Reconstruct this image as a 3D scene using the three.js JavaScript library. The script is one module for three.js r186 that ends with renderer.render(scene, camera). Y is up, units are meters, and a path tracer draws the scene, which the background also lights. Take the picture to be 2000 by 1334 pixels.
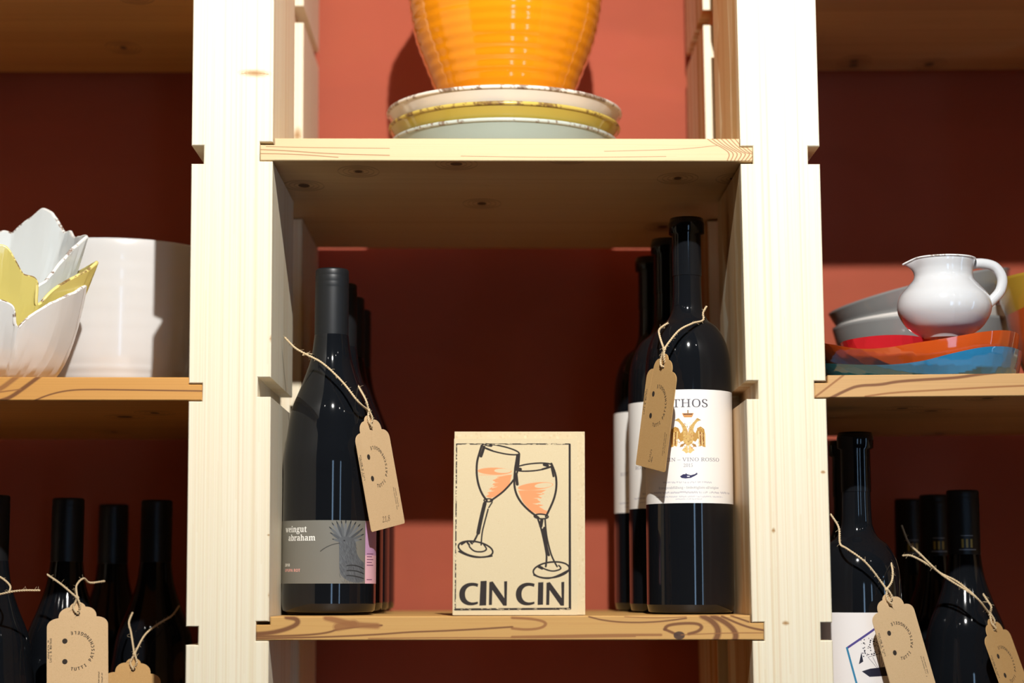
import * as THREE from 'three';
import { mergeGeometries, toCreasedNormals } from 'three/addons/utils/BufferGeometryUtils.js';
import { RectAreaLightUniformsLib } from 'three/addons/lights/RectAreaLightUniformsLib.js';

// ---------------------------------------------------------------- camera, sky, lights, exposure
RectAreaLightUniformsLib.init();
const scene = new THREE.Scene();
const FOCAL = 3850, HC = 1.40, ZC = 1.65;                 // focal length in photo pixels, eye height, eye distance from the shelf front
const camera = new THREE.PerspectiveCamera(2 * Math.atan(667 / FOCAL) * 180 / Math.PI, 2000 / 1334, 0.05, 60);
camera.rotation.order = 'YXZ';
camera.position.set(0, HC, ZC);
camera.rotation.set(Math.atan(482 / FOCAL), -36 / FOCAL, 0);
camera.focus = 1.72;
camera.userData.fStop = 3.6;
camera.updateMatrixWorld(true);
scene.add(camera);
scene.background = new THREE.Color().setRGB(2.4, 3.8, 5.6);   // bluish overcast daylight behind the shop windows
const renderer = new THREE.WebGLRenderer({ antialias: true });
renderer.toneMapping = THREE.LinearToneMapping;
renderer.toneMappingExposure = 1.0;
renderer.shadowMap.enabled = true;
const LAMP = { x: 0.10, y: HC + 1.05, z: 1.10 };          // the spot that lights the shelf
const MAIN = 11;
const spotLight = (x, y, z, tx, ty, tz, power, angle, color = 0xfffcf6) => {
  const l = new THREE.SpotLight(color, power, 0, angle, 1, 2);
  l.position.set(x, y, z); l.target.position.set(tx, ty, tz);
  l.castShadow = true; l.shadow.radius = 0.6; l.shadow.mapSize.set(2048, 2048);
  l.name = 'spot'; return l;
};

// ---------------------------------------------------------------- helpers
const rng = (s) => () => { s |= 0; s = s + 0x6D2B79F5 | 0; let t = Math.imul(s ^ s >>> 15, 1 | s); t = t + Math.imul(t ^ t >>> 7, 61 | t) ^ t; return ((t ^ t >>> 14) >>> 0) / 4294967296; };
const V = (x, y, z) => new THREE.Vector3(x, y, z);
/** the point seen at photo pixel (px, py) on the vertical plane z */
function P(px, py, z = 0) {
  const d = V(px - 1000, 667 - py, -FOCAL).applyQuaternion(camera.quaternion);
  const t = (z - ZC) / d.z;
  return V(d.x * t, HC + d.y * t, z);
}
const mpp = (z, py = 700) => P(1001, py, z).x - P(1000, py, z).x;
const used = {};
function numbered(n) { if (!(n in used)) { used[n] = 0; return n; } used[n]++; return `${n}_${String(used[n]).padStart(3, '0')}`; }
function shade(o) { o.traverse((m) => { if (m.isMesh) { m.castShadow = m.receiveShadow = true; } }); return o; }
function thing(name, label, category, pos = V(0, 0, 0), group) {
  const o = new THREE.Group(); o.name = numbered(name); o.position.copy(pos); scene.add(o);
  o.userData = { label, category }; if (group) o.userData.group = group; return o;
}
/** adds a part whose geometry is given in world coordinates */
function part(parent, name, geo, mat, label, worldPos) {
  const off = worldPos || parent.position;
  geo.translate(-off.x, -off.y, -off.z);
  const m = new THREE.Mesh(geo, mat); m.name = name; m.castShadow = m.receiveShadow = true;
  if (label) m.userData.label = label; parent.add(m); return m;
}
function lpart(parent, name, geo, mat, label) { const m = new THREE.Mesh(geo, mat); m.name = name; m.castShadow = m.receiveShadow = true; if (label) m.userData.label = label; parent.add(m); return m; }
function struct(name, geo, mat) { const m = new THREE.Mesh(geo, mat); m.name = name; m.userData = { kind: 'structure' }; m.castShadow = m.receiveShadow = true; scene.add(m); return m; }
const lin = (r, g, b) => new THREE.Color().setRGB(r, g, b);
const std = (c, rough = 0.6, extra = {}) => new THREE.MeshStandardMaterial({ color: c, roughness: rough, ...extra });
const phys = (c, rough, extra = {}) => new THREE.MeshPhysicalMaterial({ color: c, roughness: rough, ...extra });
function canvas(w, h, draw) {
  const c = document.createElement('canvas'); c.width = w; c.height = h; const x = c.getContext('2d'); draw(x, w, h);
  const t = new THREE.CanvasTexture(c); t.colorSpace = THREE.SRGBColorSpace; t.magFilter = THREE.LinearFilter; t.wrapS = t.wrapT = THREE.RepeatWrapping; return t;
}
const box = (x0, x1, y0, y1, z0, z1) => new THREE.BoxGeometry(x1 - x0, y1 - y0, z1 - z0).translate((x0 + x1) / 2, (y0 + y1) / 2, (z0 + z1) / 2);
const lathe = (pts, seg = 56) => new THREE.LatheGeometry(pts.map(([r, y]) => new THREE.Vector2(r, y)), seg);
function smoothProfile(pts, n = 8) { const c = new THREE.CatmullRomCurve3(pts.map(([r, y]) => V(r, y, 0)), false, 'centripetal'); return c.getPoints(n * (pts.length - 1)).map((p) => [Math.max(p.x, 0), p.y]); }

// ---------------------------------------------------------------- the room
const RX = 2.6, RZ = 3.6, RH = 2.8, ZW = -0.470;          // half width, front wall, ceiling, red wall behind the shelves
function plasterMap(r, g, b, seed) {
  const q = rng(seed);
  return canvas(512, 512, (x, w, h) => {
    x.fillStyle = `rgb(${r},${g},${b})`; x.fillRect(0, 0, w, h);
    for (let i = 0; i < 2600; i++) { const d = (q() - 0.5) * 14; x.fillStyle = `rgba(${r + d * 2 | 0},${g + d | 0},${b + d | 0},0.25)`; x.beginPath(); x.ellipse(q() * w, q() * h, 2 + q() * 16, 2 + q() * 16, 0, 0, 7); x.fill(); }
  });
}
const redWall = std(0xffffff, 0.8, { map: plasterMap(170, 80, 54, 3) });
const greyWall = std(lin(0.14, 0.13, 0.125), 0.9), darkCeil = std(lin(0.12, 0.12, 0.12), 0.9), darkFloor = std(lin(0.10, 0.07, 0.05), 0.5);
struct('floor', box(-RX - .1, RX + .1, -0.1, 0, ZW - .1, RZ + .1), darkFloor);
struct('ceiling', box(-RX - .1, RX + .1, RH, RH + .1, ZW - .1, RZ + .1), darkCeil);
struct('wall_back', box(-RX - .1, RX + .1, 0, RH, ZW - .1, ZW), redWall);
struct('wall_left', box(-RX - .1, -RX, 0, RH, ZW, RZ), greyWall);
function wallWithHole(u0, u1, ...holes) {   // in the xy plane, 0.1 thick along +z
  const s = new THREE.Shape([[u0, 0], [u1, 0], [u1, RH], [u0, RH]].map((p) => new THREE.Vector2(...p)));
  for (const [a, b, c, d] of holes) s.holes.push(new THREE.Path([[a, c], [a, d], [b, d], [b, c]].map((p) => new THREE.Vector2(...p))));
  return new THREE.ExtrudeGeometry(s, { depth: 0.1, bevelEnabled: false });
}
const W1 = [0.48, 0.80, 0.35, 2.0], W2 = [0.98, 1.24, 0.35, 2.0], W3 = [1.92, 2.22, 0.35, 2.0];
struct('wall_front', wallWithHole(-RX - .1, RX + .1, W1, W3).translate(0, 0, RZ), greyWall);
struct('wall_right', wallWithHole(-RZ, -ZW, [-W2[1], -W2[0], W2[2], W2[3]]).rotateY(Math.PI / 2).translate(RX, 0, 0), greyWall);
const frameMat = std(lin(0.05, 0.05, 0.05), 0.5), paneMat = phys(lin(1, 1, 1), 0.0, { transmission: 1, thickness: 0, ior: 1.5 });
function windowFrame(name, [a, b, c, d], place, mull) {
  const o = new THREE.Group(); o.name = name; o.userData = { kind: 'structure' }; scene.add(o);
  const f = 0.04, bars = [box(a, a + f, c, d, 0.03, 0.08), box(b - f, b, c, d, 0.03, 0.08), box(a, b, c, c + f, 0.03, 0.08), box(a, b, d - f, d, 0.03, 0.08)];
  for (const m of mull) bars.push(box(m - 0.05, m + 0.05, c, d, 0.03, 0.08));
  lpart(o, 'window_frame', place(mergeGeometries(bars)), frameMat);
  lpart(o, 'pane', place(new THREE.PlaneGeometry(b - a, d - c).translate((a + b) / 2, (c + d) / 2, 0.055)), paneMat);
}
windowFrame('window_1', W1, (g) => g.translate(0, 0, RZ), []);
windowFrame('window_3', W3, (g) => g.translate(0, 0, RZ), []);
windowFrame('window_2', [-W2[1], -W2[0], W2[2], W2[3]], (g) => g.rotateY(Math.PI / 2).translate(RX, 0, 0), []);

// ceiling track and its spots
const blackMetal = std(lin(0.02, 0.02, 0.02), 0.4), lensMat = std(lin(0.9, 0.88, 0.8), 0.3, { emissive: new THREE.Color(0xfff4e4), emissiveIntensity: 18 });
const track = thing('ceiling_track', 'black lamp track fixed under the ceiling in front of the shelf', 'lamp track', V(0, RH - 0.03, LAMP.z));
lpart(track, 'rail', new THREE.BoxGeometry(3, 0.04, 0.035), blackMetal);
for (const [x, power, tx, ty, label] of [
  [LAMP.x, MAIN, 0.0, HC + 0.30, 'black track spotlight aimed at the middle of the wooden shelf'],
  [0.62, 0.05, 0.3, HC, 'black track spotlight right of the one aimed at the shelf middle'],
  [1.10, 0.05, 0.8, HC, 'black track spotlight at the right end of the ceiling track'],
  [-0.45, 0.05, -0.3, HC, 'black track spotlight left of the one aimed at the shelf middle'],
  [-0.95, 0.05, -0.8, HC, 'black track spotlight at the left end of the ceiling track']]) {
  const at = V(x, LAMP.y, LAMP.z), o = thing('track_spotlight', label, 'spotlight', V(x, RH - 0.05, LAMP.z), 'spotlights on the ceiling track');
  const dir = V(tx, ty, 0).sub(at).normalize(), q = new THREE.Quaternion().setFromUnitVectors(V(0, -1, 0), dir);
  part(o, 'stem', new THREE.CylinderGeometry(0.008, 0.008, RH - 0.05 - LAMP.y - 0.03, 12).translate(x, (RH - 0.05 + LAMP.y + 0.03) / 2, LAMP.z), blackMetal);
  part(o, 'housing', lathe([[0, 0.13], [0.03, 0.13], [0.034, 0.12], [0.034, 0.012], [0.030, 0.012], [0.030, 0.02], [0, 0.02]], 32).applyQuaternion(q).translate(at.x, at.y, at.z), blackMetal);
  part(o, 'lamp_lens', new THREE.CylinderGeometry(0.016, 0.016, 0.006, 24).translate(0, 0.016, 0).applyQuaternion(q).translate(at.x, at.y, at.z), lensMat);
  const l = spotLight(at.x + dir.x * 0.004, at.y + dir.y * 0.004, at.z + dir.z * 0.004, tx, ty, 0, power, 0.8); scene.add(l, l.target);
}

// ---------------------------------------------------------------- wood
const hex = (c) => '#' + c.map((v) => Math.max(0, Math.min(255, v | 0)).toString(16).padStart(2, '0')).join('');
function streaks(x, w, h, base, dark, n, q, along = 'x', amp = 1) {
  x.fillStyle = hex(base); x.fillRect(0, 0, w, h);
  for (let i = 0; i < n; i++) {
    const t = q(), c = base.map((b, k) => b + (dark[k] - b) * t), a = (0.05 + 0.22 * q()) * amp;
    x.strokeStyle = `rgba(${c.map((v) => v | 0).join(',')},${a.toFixed(3)})`; x.lineWidth = 0.6 + q() * 2.6;
    x.beginPath();
    if (along === 'x') { const y = q() * h, l = w * (0.2 + q()), s = q() * w - l / 3, dy = (q() - 0.5) * h * 0.03; x.moveTo(s, y); x.bezierCurveTo(s + l / 3, y + dy, s + l * 0.7, y - dy, s + l, y + dy); }
    else { const u = q() * w, l = h * (0.3 + q()), s = q() * h - l / 3, du = (q() - 0.5) * w * 0.015; x.moveTo(u, s); x.bezierCurveTo(u + du, s + l / 3, u - du, s + l * 0.7, u + du, s + l); }
    x.stroke();
  }
}
/** spruce post: columns 0-0.3 are the narrow face, the rest the deep face; knots = [u, v, rx, ry] on the canvas */
function postMap(seed, knots, base = [238, 226, 200], dark = [212, 182, 136], heartwood = 0) {
  const q = rng(seed);
  return canvas(512, 2048, (x, w, h) => {
    streaks(x, w, h, base, dark, 520, q, 'y');
    for (let i = 0; i < 26; i++) { const u = q() * w; x.fillStyle = `rgba(190,140,84,${0.05 + q() * 0.12})`; x.fillRect(u, 0, 1 + q() * 3, h); }
    for (let i = 0; i < heartwood; i++) {                // honey-brown heartwood bands along the deep face
      let u = 160 + q() * 350, wd = 3 + q() * 16; x.fillStyle = `rgba(${178 + q() * 22 | 0},${118 + q() * 20 | 0},${56 + q() * 20 | 0},${(0.25 + q() * 0.4).toFixed(2)})`;
      x.beginPath(); const up = [], dn = []; for (let v = 0; v <= h; v += 64) { u += (q() - 0.5) * 2.4; up.push([u, v]); dn.unshift([u + wd * (0.8 + 0.4 * q()), v]); }
      [...up, ...dn].forEach(([a, b], k) => (k ? x.lineTo(Math.max(a, 158), b) : x.moveTo(Math.max(a, 158), b))); x.fill();
    }
    for (const [u, v, rx, ry] of knots) {
      for (let k = 5; k > 0; k--) { x.fillStyle = `rgba(${170 - k * 6},${112 - k * 3},52,${0.10 + (5 - k) * 0.08})`; x.beginPath(); x.ellipse(u, v, rx * k / 4, ry * k / 4, 0.06, 0, 7); x.fill(); }
      x.strokeStyle = 'rgba(150,96,44,0.55)'; x.lineWidth = 1.4; x.beginPath(); x.moveTo(u - rx, v + ry * 0.2); x.quadraticCurveTo(u, v - ry * 0.4, u + rx, v + ry * 0.3); x.stroke();
    }
  });
}
const YA = HC - 0.16, YR = 0.75;                          // the stretch of height that one post canvas covers
const Z_FP = [-0.178, 0], Z_RP = [-0.436, -0.264], Z_SHELF = [-0.436, 0];
const CH = 0.0007;
function extrudeXY(pts, [z0, z1]) {                       // outline in world xy, counter-clockwise, with a small chamfer
  const s = new THREE.Shape(pts.map((p) => new THREE.Vector2(p[0], p[1])));
  const g = new THREE.ExtrudeGeometry(s, { depth: z1 - z0 - 2 * CH, bevelEnabled: true, bevelThickness: CH, bevelSize: CH, bevelOffset: -CH, bevelSegments: 1 });
  return g.translate(0, 0, z0 + CH);
}
const edge = (a, b) => { const A = P(a[0], a[1]), B = P(b[0], b[1]); return (y) => A.x + (B.x - A.x) * (y - A.y) / (B.y - A.y); };
const NOTCH = 0.199;
function postOutline(eL, eR, nL, nR, top = 2.56) {
  const conv = (list, side) => {
    const out = list.map(([y0, y1, x]) => { const m = (y0 + y1) / 2; return { a: P(x, y0).y, b: P(x, y1).y, x: P(x, m).x }; }).sort((p, r) => p.a - r.a);
    const lo = out[0], hi = out[out.length - 1], all = [...out], e = side < 0 ? eL : eR, dep = Math.abs(lo.x - e((lo.a + lo.b) / 2));
    for (let k = 1; k < 7; k++) for (const [s, o] of [[-1, lo], [1, hi]]) { const a = o.a + s * k * NOTCH, b = o.b + s * k * NOTCH; if (b > 0.05 && a < top - 0.03) all.push({ a, b, x: e((a + b) / 2) - side * dep }); }
    return all.sort((p, r) => p.a - r.a);
  };
  const R = conv(nR, 1), L = conv(nL, -1), pts = [[eL(0), 0], [eR(0), 0]];
  for (const n of R) pts.push([eR(n.a), n.a], [n.x, n.a], [n.x, n.b], [eR(n.b), n.b]);
  pts.push([eR(top), top], [eL(top), top]);
  for (const n of L.reverse()) pts.push([eL(n.b), n.b], [n.x, n.b], [n.x, n.a], [eL(n.a), n.a]);
  return pts;
}
function postUV(g, mid) {
  const p = g.attributes.position, n = g.attributes.normal, uv = g.attributes.uv;
  for (let i = 0; i < p.count; i++) {
    const v = (p.getY(i) - YA) / YR;
    uv.setXY(i, Math.abs(n.getZ(i)) > 0.5 ? (p.getX(i) - mid(p.getY(i))) / 0.071 * 0.3 + 0.15 : 0.31 + ((p.getZ(i) + 0.44) % 0.2) / 0.2 * 0.68, v);
  }
  return g;
}
const kn = (px, py, x0, x1, rx, ry) => { const Y = P(px, py).y; return [(px - x0) / (x1 - x0) * 0.3 * 512, (1 - (Y - YA) / YR) * 2048, rx, ry]; };
const eLL = edge([377.5, 0], [362, 1334]), eLR = edge([535, 0], [524, 1334]), eRL = edge([1439, 0], [1472, 1334]), eRR = edge([1593, 0], [1628.5, 1334]);
const leftOutline = postOutline(eLL, eLR, [[320, 284, 398], [784, 748.5, 395], [1260, 1224, 387]], [[315, 277, 507], [775, 737, 503], [1252, 1214, 499.5]]);
const rightOutline = postOutline(eRL, eRR, [[320, 285.5, 1471], [779.5, 743.5, 1481], [1252, 1215.5, 1493]], [[320.5, 285.5, 1578], [779, 744, 1590.5], [1251, 1216, 1603]]);
const woodL = std(0xffffff, 0.55, { map: postMap(11, [kn(495, 143, 372, 533, 26, 9), kn(530, 661, 370, 530, 5, 9), kn(526, 1162, 365, 526, 4, 8), kn(522, 1045, 365, 526, 3, 2)]) });
const woodR = std(0xffffff, 0.55, { map: postMap(23, [kn(1604, 922, 1462, 1618, 4, 4), kn(1535, 1217, 1468, 1626, 6, 5), kn(1512, 1036, 1464, 1620, 3, 6)], undefined, undefined, 46) });
const woodRearL = std(0xffffff, 0.6, { map: postMap(37, [[140, 395, 9, 22]]) });
const woodInner = std(0xffffff, 0.6, { map: postMap(41, [[250, 700, 8, 40], [330, 1300, 6, 30]], undefined, undefined, 46) });
const PITCH = P(1530, 700).x - P(450, 700).x;
const POSTS = [
  ['shelf_post', leftOutline, Z_FP, woodL, 0, 'pale notched wooden post beside the hoopoe label bottles, front'],
  ['shelf_post', rightOutline, Z_FP, woodR, 0, 'pale notched wooden post beside the white label bottles, front'],
  ['shelf_post', leftOutline, Z_RP, woodRearL, 0, 'rear notched wooden post behind the one at the hoopoe label bottles'],
  ['shelf_post', rightOutline, Z_RP, woodInner, 0, 'rear notched wooden post behind the one at the white label bottles'],
  ['shelf_post', leftOutline, Z_FP, woodL, -PITCH, 'front notched wooden post at the outer side of the leaf bowls'],
  ['shelf_post', leftOutline, Z_RP, woodRearL, -PITCH, 'rear notched wooden post at the outer side of the leaf bowls'],
  ['shelf_post', rightOutline, Z_FP, woodR, PITCH, 'front notched wooden post at the outer side of the white jug'],
  ['shelf_post', rightOutline, Z_RP, woodInner, PITCH, 'rear notched wooden post at the outer side of the white jug']];
for (const [name, outline, zz, mat, dx, label] of POSTS) {
  const xm = (outline[0][0] + outline[1][0]) / 2, o = thing(name, label, 'post', V(xm + dx, 0, (zz[0] + zz[1]) / 2), 'notched posts of the shelf');
  const g = postUV(extrudeXY(outline, zz), outline === leftOutline ? (y) => (eLL(y) + eLR(y)) / 2 : (y) => (eRL(y) + eRR(y)) / 2); g.translate(dx, 0, 0); part(o, 'timber', g, mat);
}

/** a board: canvas rows 0-128 are the front edge, the rest the two broad faces. grain(x, X, Y) draws on the front edge in photo pixels */
function boardMap(seed, base, dark, px0, px1, py0, py1, grain) {
  const q = rng(seed);
  return canvas(2048, 512, (x, w, h) => {
    streaks(x, w, h, base, dark, 420, q, 'x', 0.8);
    x.save(); x.beginPath(); x.rect(0, 132, w, 380); x.clip();
    for (let k = 0; k < 10; k++) { x.fillStyle = `rgba(${dark.map((v) => v | 0).join(',')},${0.08 + q() * 0.2})`; x.fillRect(0, 132 + q() * 380, w, 2 + q() * 26); }
    for (let k = 0; k < 16; k++) { const cx = q() * w, cy = 140 + q() * 360; for (let r = 4; r > 0; r--) { x.strokeStyle = 'rgba(92,58,30,0.35)'; x.lineWidth = 1.5; x.beginPath(); x.ellipse(cx, cy, r * 22, r * 2.4, 0, 0, 7); x.stroke(); } x.fillStyle = 'rgba(60,36,20,0.85)'; x.beginPath(); x.ellipse(cx, cy, 14 + q() * 22, 2 + q() * 1.5, 0, 0, 7); x.fill(); }
    x.restore();
    x.save(); x.beginPath(); x.rect(0, 0, w, 128); x.clip();
    const X = (p) => (p - px0) / (px1 - px0) * w, Y = (p) => (p - py0) / (py1 - py0) * 128;
    const line = (pts, width, col) => { for (const [f, a] of [[1.5, 0.35], [1, 0.8]]) { x.strokeStyle = col.replace('A', a); x.lineWidth = 1.35 * width * f * 128 / (py1 - py0); x.lineJoin = 'round'; x.lineCap = 'round'; x.beginPath(); pts.forEach(([a, b], i) => { if (!i) x.moveTo(X(a), Y(b)); else { const [c, d] = pts[i - 1]; x.quadraticCurveTo(X(c), Y(d), X((a + c) / 2), Y((b + d) / 2)); if (i === pts.length - 1) x.lineTo(X(a), Y(b)); } }); x.stroke(); } };
    grain(line, x, X, Y);
    x.restore();
  });
}
function boardUV(g, x0, x1, y0, y1) {
  const p = g.attributes.position, n = g.attributes.normal, uv = g.attributes.uv;
  for (let i = 0; i < p.count; i++) {
    const u = (p.getX(i) - x0) / (x1 - x0);
    if (Math.abs(n.getZ(i)) > 0.5) uv.setXY(i, u, 0.752 + 0.246 * (p.getY(i) - y0) / (y1 - y0));
    else uv.setXY(i, u, (n.getY(i) < 0 ? 0.01 : 0.38) + 0.35 * (p.getZ(i) - Z_SHELF[0]) / 0.436);
  }
  return g;
}
const BR = 'rgba(112,68,36,A)', BL = 'rgba(150,98,54,A)';
function shelf(pxPts, label, map, dy = 0, dx = 0) {
  const pts = pxPts.map(([a, b]) => { const p = P(a, b); return [p.x, p.y]; });
  const xs = pts.map((p) => p[0]), ys = pts.map((p) => p[1]), x0 = Math.min(...xs), x1 = Math.max(...xs), y0 = Math.min(...ys), y1 = Math.max(...ys);
  const o = thing('shelf_board', label, 'shelf', V((x0 + x1) / 2 + dx, y0 + dy, -0.218), 'boards of the shelf');
  const g = boardUV(extrudeXY(pts, Z_SHELF), x0, x1, y0, y1); g.translate(dx, dy, 0);
  part(o, 'board', g, std(0xffffff, 0.5, { map }));
  return { x0, x1, y0, y1 };
}
const larch = [204, 157, 92], larchD = [176, 116, 58];
const XOL = P(366, 750).x - 0.3927, XOR = P(1615, 750).x + 0.3927, pxAt = (X) => 964 + X / 0.0004286 - 0;
const mapMid = boardMap(5, [214, 184, 138], [186, 146, 96], 508, 1470, 270, 316, (line) => {
  line([[510, 294], [560, 296], [640, 302], [760, 305]], 1.1, BL); line([[510, 302], [580, 303], [660, 309]], 1, BL); line([[520, 288], [620, 290], [760, 291]], 0.8, BL);
  line([[900, 306], [1100, 309], [1300, 306]], 0.7, BL); line([[1180, 296], [1330, 292], [1400, 284]], 0.7, BL);
  for (let k = 0; k < 8; k++) line([[1382 + k * 9, 271], [1394 + k * 9, 280 + k], [1412 + k * 9, 289 + k * 2], [1426 + k * 8, 300], [1420 + k * 7, 314]], 1, BL);
});
const mapLow = boardMap(6, larch, larchD, 500, 1492, 1201, 1251, (line, x, X, Y) => {
  line([[500, 1238], [530, 1236], [562, 1228], [582, 1218], [580, 1208], [560, 1205]], 5, BR);
  line([[500, 1243], [590, 1241], [640, 1236], [660, 1228], [720, 1222], [745, 1221]], 2.2, BR); line([[638, 1206], [668, 1214], [690, 1220], [735, 1222]], 7, BL); line([[660, 1224], [690, 1218]], 9, BL);
  line([[500, 1247], [640, 1244], [740, 1239], [800, 1234], [870, 1232], [940, 1228], [1000, 1224]], 2, BR); line([[720, 1247], [900, 1245], [1060, 1246], [1240, 1243]], 1.4, BL);
  line([[1000, 1206], [1040, 1208], [1068, 1215], [1060, 1226], [1030, 1230], [1000, 1227]], 3, BL);
  line([[1000, 1244], [1110, 1242], [1200, 1240], [1290, 1240]], 3, BL);
  line([[1150, 1204], [1180, 1212], [1230, 1216], [1290, 1214], [1340, 1207]], 1.8, BR); line([[1220, 1204], [1280, 1207], [1340, 1204]], 1.2, BL);
  line([[1298, 1229], [1302, 1221], [1330, 1217], [1362, 1217], [1372, 1224], [1364, 1233], [1345, 1238]], 3.4, BR); line([[1298, 1229], [1310, 1234], [1322, 1240]], 3, BR);
  x.fillStyle = 'rgba(70,48,38,0.9)'; x.beginPath(); x.ellipse(X(1326), Y(1241), X(1337) - X(1326), Y(1248) - Y(1240), 0, 0, 7); x.fill();
  line([[1372, 1203], [1390, 1212], [1402, 1226], [1402, 1240], [1396, 1252]], 6, BR); line([[1392, 1203], [1412, 1212], [1430, 1226], [1438, 1240], [1434, 1252]], 5.5, BR);
  line([[1410, 1203], [1440, 1217], [1465, 1226], [1492, 1231]], 2.4, BR); line([[1428, 1202], [1462, 1214]], 2, BR); line([[1330, 1240], [1420, 1236], [1490, 1236]], 1.2, BL);
});
const mapLeft = boardMap(7, [208, 150, 78], [176, 116, 54], pxAt(XOL) - 27, 394.5, 736, 782, (line) => {
  line([[-40, 775], [0, 760], [20, 745], [35, 733]], 5, BL); line([[0, 782], [20, 776], [48, 756], [76, 735]], 4, BR); line([[-20, 768], [10, 764], [40, 760]], 1.6, BL);
  line([[66, 782], [95, 770], [130, 762], [170, 760], [240, 761], [330, 762], [394, 763]], 1.7, BR);
});
const mapRight = boardMap(8, [200, 156, 102], [160, 112, 66], 1591, pxAt(XOR) + 27, 726, 777, (line) => {
  line([[1592, 775], [1622, 754], [1650, 734]], 2, BL); line([[1620, 778], [1650, 764], [1676, 754], [1720, 753], [1750, 747], [1810, 743], [1870, 740], [1910, 734], [1960, 729]], 3, BR);
  line([[1690, 774], [1740, 767], [1840, 762], [1950, 756], [2060, 752]], 2, BL);
});
const midPts = [[508, 313.5], [1470, 315], [1470, 287.5], [1444.5, 287.5], [1444.5, 271], [536, 270], [536, 283], [508, 283]];
const lowPts = [[500, 1250.8], [1492, 1250], [1492, 1217], [1465.5, 1217], [1465.5, 1202], [527.5, 1204.5], [527.5, 1220.5], [500, 1220.5]];
const lPts = [[pxAt(XOL) - 27, 782], [394.5, 782], [394.5, 751], [368.5, 751], [368.5, 737], [pxAt(XOL), 735.5], [pxAt(XOL), 750], [pxAt(XOL) - 27, 750]];
const rPts = [[1591, 777], [pxAt(XOR) + 27, 768], [pxAt(XOR) + 27, 738], [pxAt(XOR), 738], [pxAt(XOR), 724], [1616.5, 733], [1616.5, 748], [1591, 748]];
const sMid = shelf(midPts, 'pale wooden shelf board that carries the plates and orange vase', mapMid);
const sLow = shelf(lowPts, 'honey wooden shelf board that carries the greeting card', mapLow);
const sLeft = shelf(lPts, 'honey wooden shelf board that carries the leaf bowls', mapLeft);
const sRight = shelf(rPts, 'brown wooden shelf board that carries the white jug', mapRight);
shelf(midPts, 'wooden shelf board above the orange vase', mapMid, 0.597);
shelf(lowPts, 'wooden shelf board below the one carrying the greeting card', mapLow, -0.398);
shelf(lPts, 'wooden shelf board above the leaf bowls', mapLeft, 0.398);
shelf(lPts, 'wooden shelf board under the bottles below the leaf bowls', mapLeft, -0.398);
shelf(rPts, 'wooden shelf board above the white jug', mapRight, 0.398);
shelf(rPts, 'wooden shelf board under the bottles below the white jug', mapRight, -0.398);

// ---------------------------------------------------------------- wine bottles
const glassDark = phys(lin(0.006, 0.007, 0.009), 0.06, { ior: 1.52, specularIntensity: 1 });
const capGrey = std(lin(0.014, 0.015, 0.017), 0.42, { metalness: 0.3 }), capDark = std(lin(0.02, 0.021, 0.024), 0.35, { metalness: 0.3 });
const foilMat = phys(lin(0.007, 0.008, 0.010), 0.12);
function labelShell(r, y0, y1, a0, a1, map, mat) {       // a band of paper round a bottle; angle 0 looks at the camera, positive to the right
  const n = 48, pos = [], uv = [], idx = [];
  for (let i = 0; i <= n; i++) for (const [k, y] of [[0, y0], [1, y1]]) { const a = a0 + (a1 - a0) * i / n; pos.push(r * Math.sin(a), y, r * Math.cos(a)); uv.push(i / n, k); }
  for (let i = 0; i < n; i++) { const a = i * 2; idx.push(a, a + 2, a + 1, a + 1, a + 2, a + 3); }
  const g = new THREE.BufferGeometry(); g.setAttribute('position', new THREE.Float32BufferAttribute(pos, 3)); g.setAttribute('uv', new THREE.Float32BufferAttribute(uv, 2)); g.setIndex(idx); g.computeVertexNormals();
  return g;
}
const RA = 0.0412, HA = 0.306;
const burgundyPts = [[0, 0.004], [0.030, 0.0035], [0.036, 0], [0.0405, 0.003], [RA, 0.009], [RA, 0.118], [0.0413, 0.135], [0.0385, 0.156], [0.0345, 0.180], [0.0255, 0.203], [0.0180, 0.226], [0.0150, 0.247], [0.0142, 0.252], [0.0142, 0.300], [0, 0.300]];
const bodyA = lathe([...burgundyPts.slice(0, 5), ...smoothProfile(burgundyPts.slice(4, 13), 6), ...burgundyPts.slice(13)]);
const capA = lathe([[0.0147, 0.246], [0.0151, 0.2465], [0.0151, 0.2878], [0.0147, 0.2886], [0.0151, 0.2894], [0.0151, 0.2932], [0.0148, 0.294], [0.0151, 0.2948], [0.0151, 0.299], [0.0146, 0.299], [0.0149, 0.3002], [0.0149, 0.3045], [0.0138, HA], [0, HA]]);
const RB = 0.0384, HB = 0.352;
const bordPts = [[0, 0.004], [0.028, 0.0035], [0.034, 0], [0.037, 0.002], [RB, 0.008], [RB, 0.20], [0.0380, 0.216], [0.0365, 0.230], [0.0330, 0.242], [0.0262, 0.2535], [0.0178, 0.261], [0.0142, 0.269], [0.0130, 0.280], [0.0126, 0.338], [0.0155, 0.339], [0.0158, 0.3475], [0.0145, HB], [0, HB]];
const bodyB = lathe([...bordPts.slice(0, 5), ...smoothProfile(bordPts.slice(4, 14), 6), ...bordPts.slice(14)]);
const foilB = lathe([[0.0128, 0.300], [0.0132, 0.3003], [0.0131, 0.3375], [0.0160, 0.339], [0.0163, 0.3475], [0.0148, 0.3528], [0, 0.3532]]);
const rot = (deg) => deg * Math.PI / 180;

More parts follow.
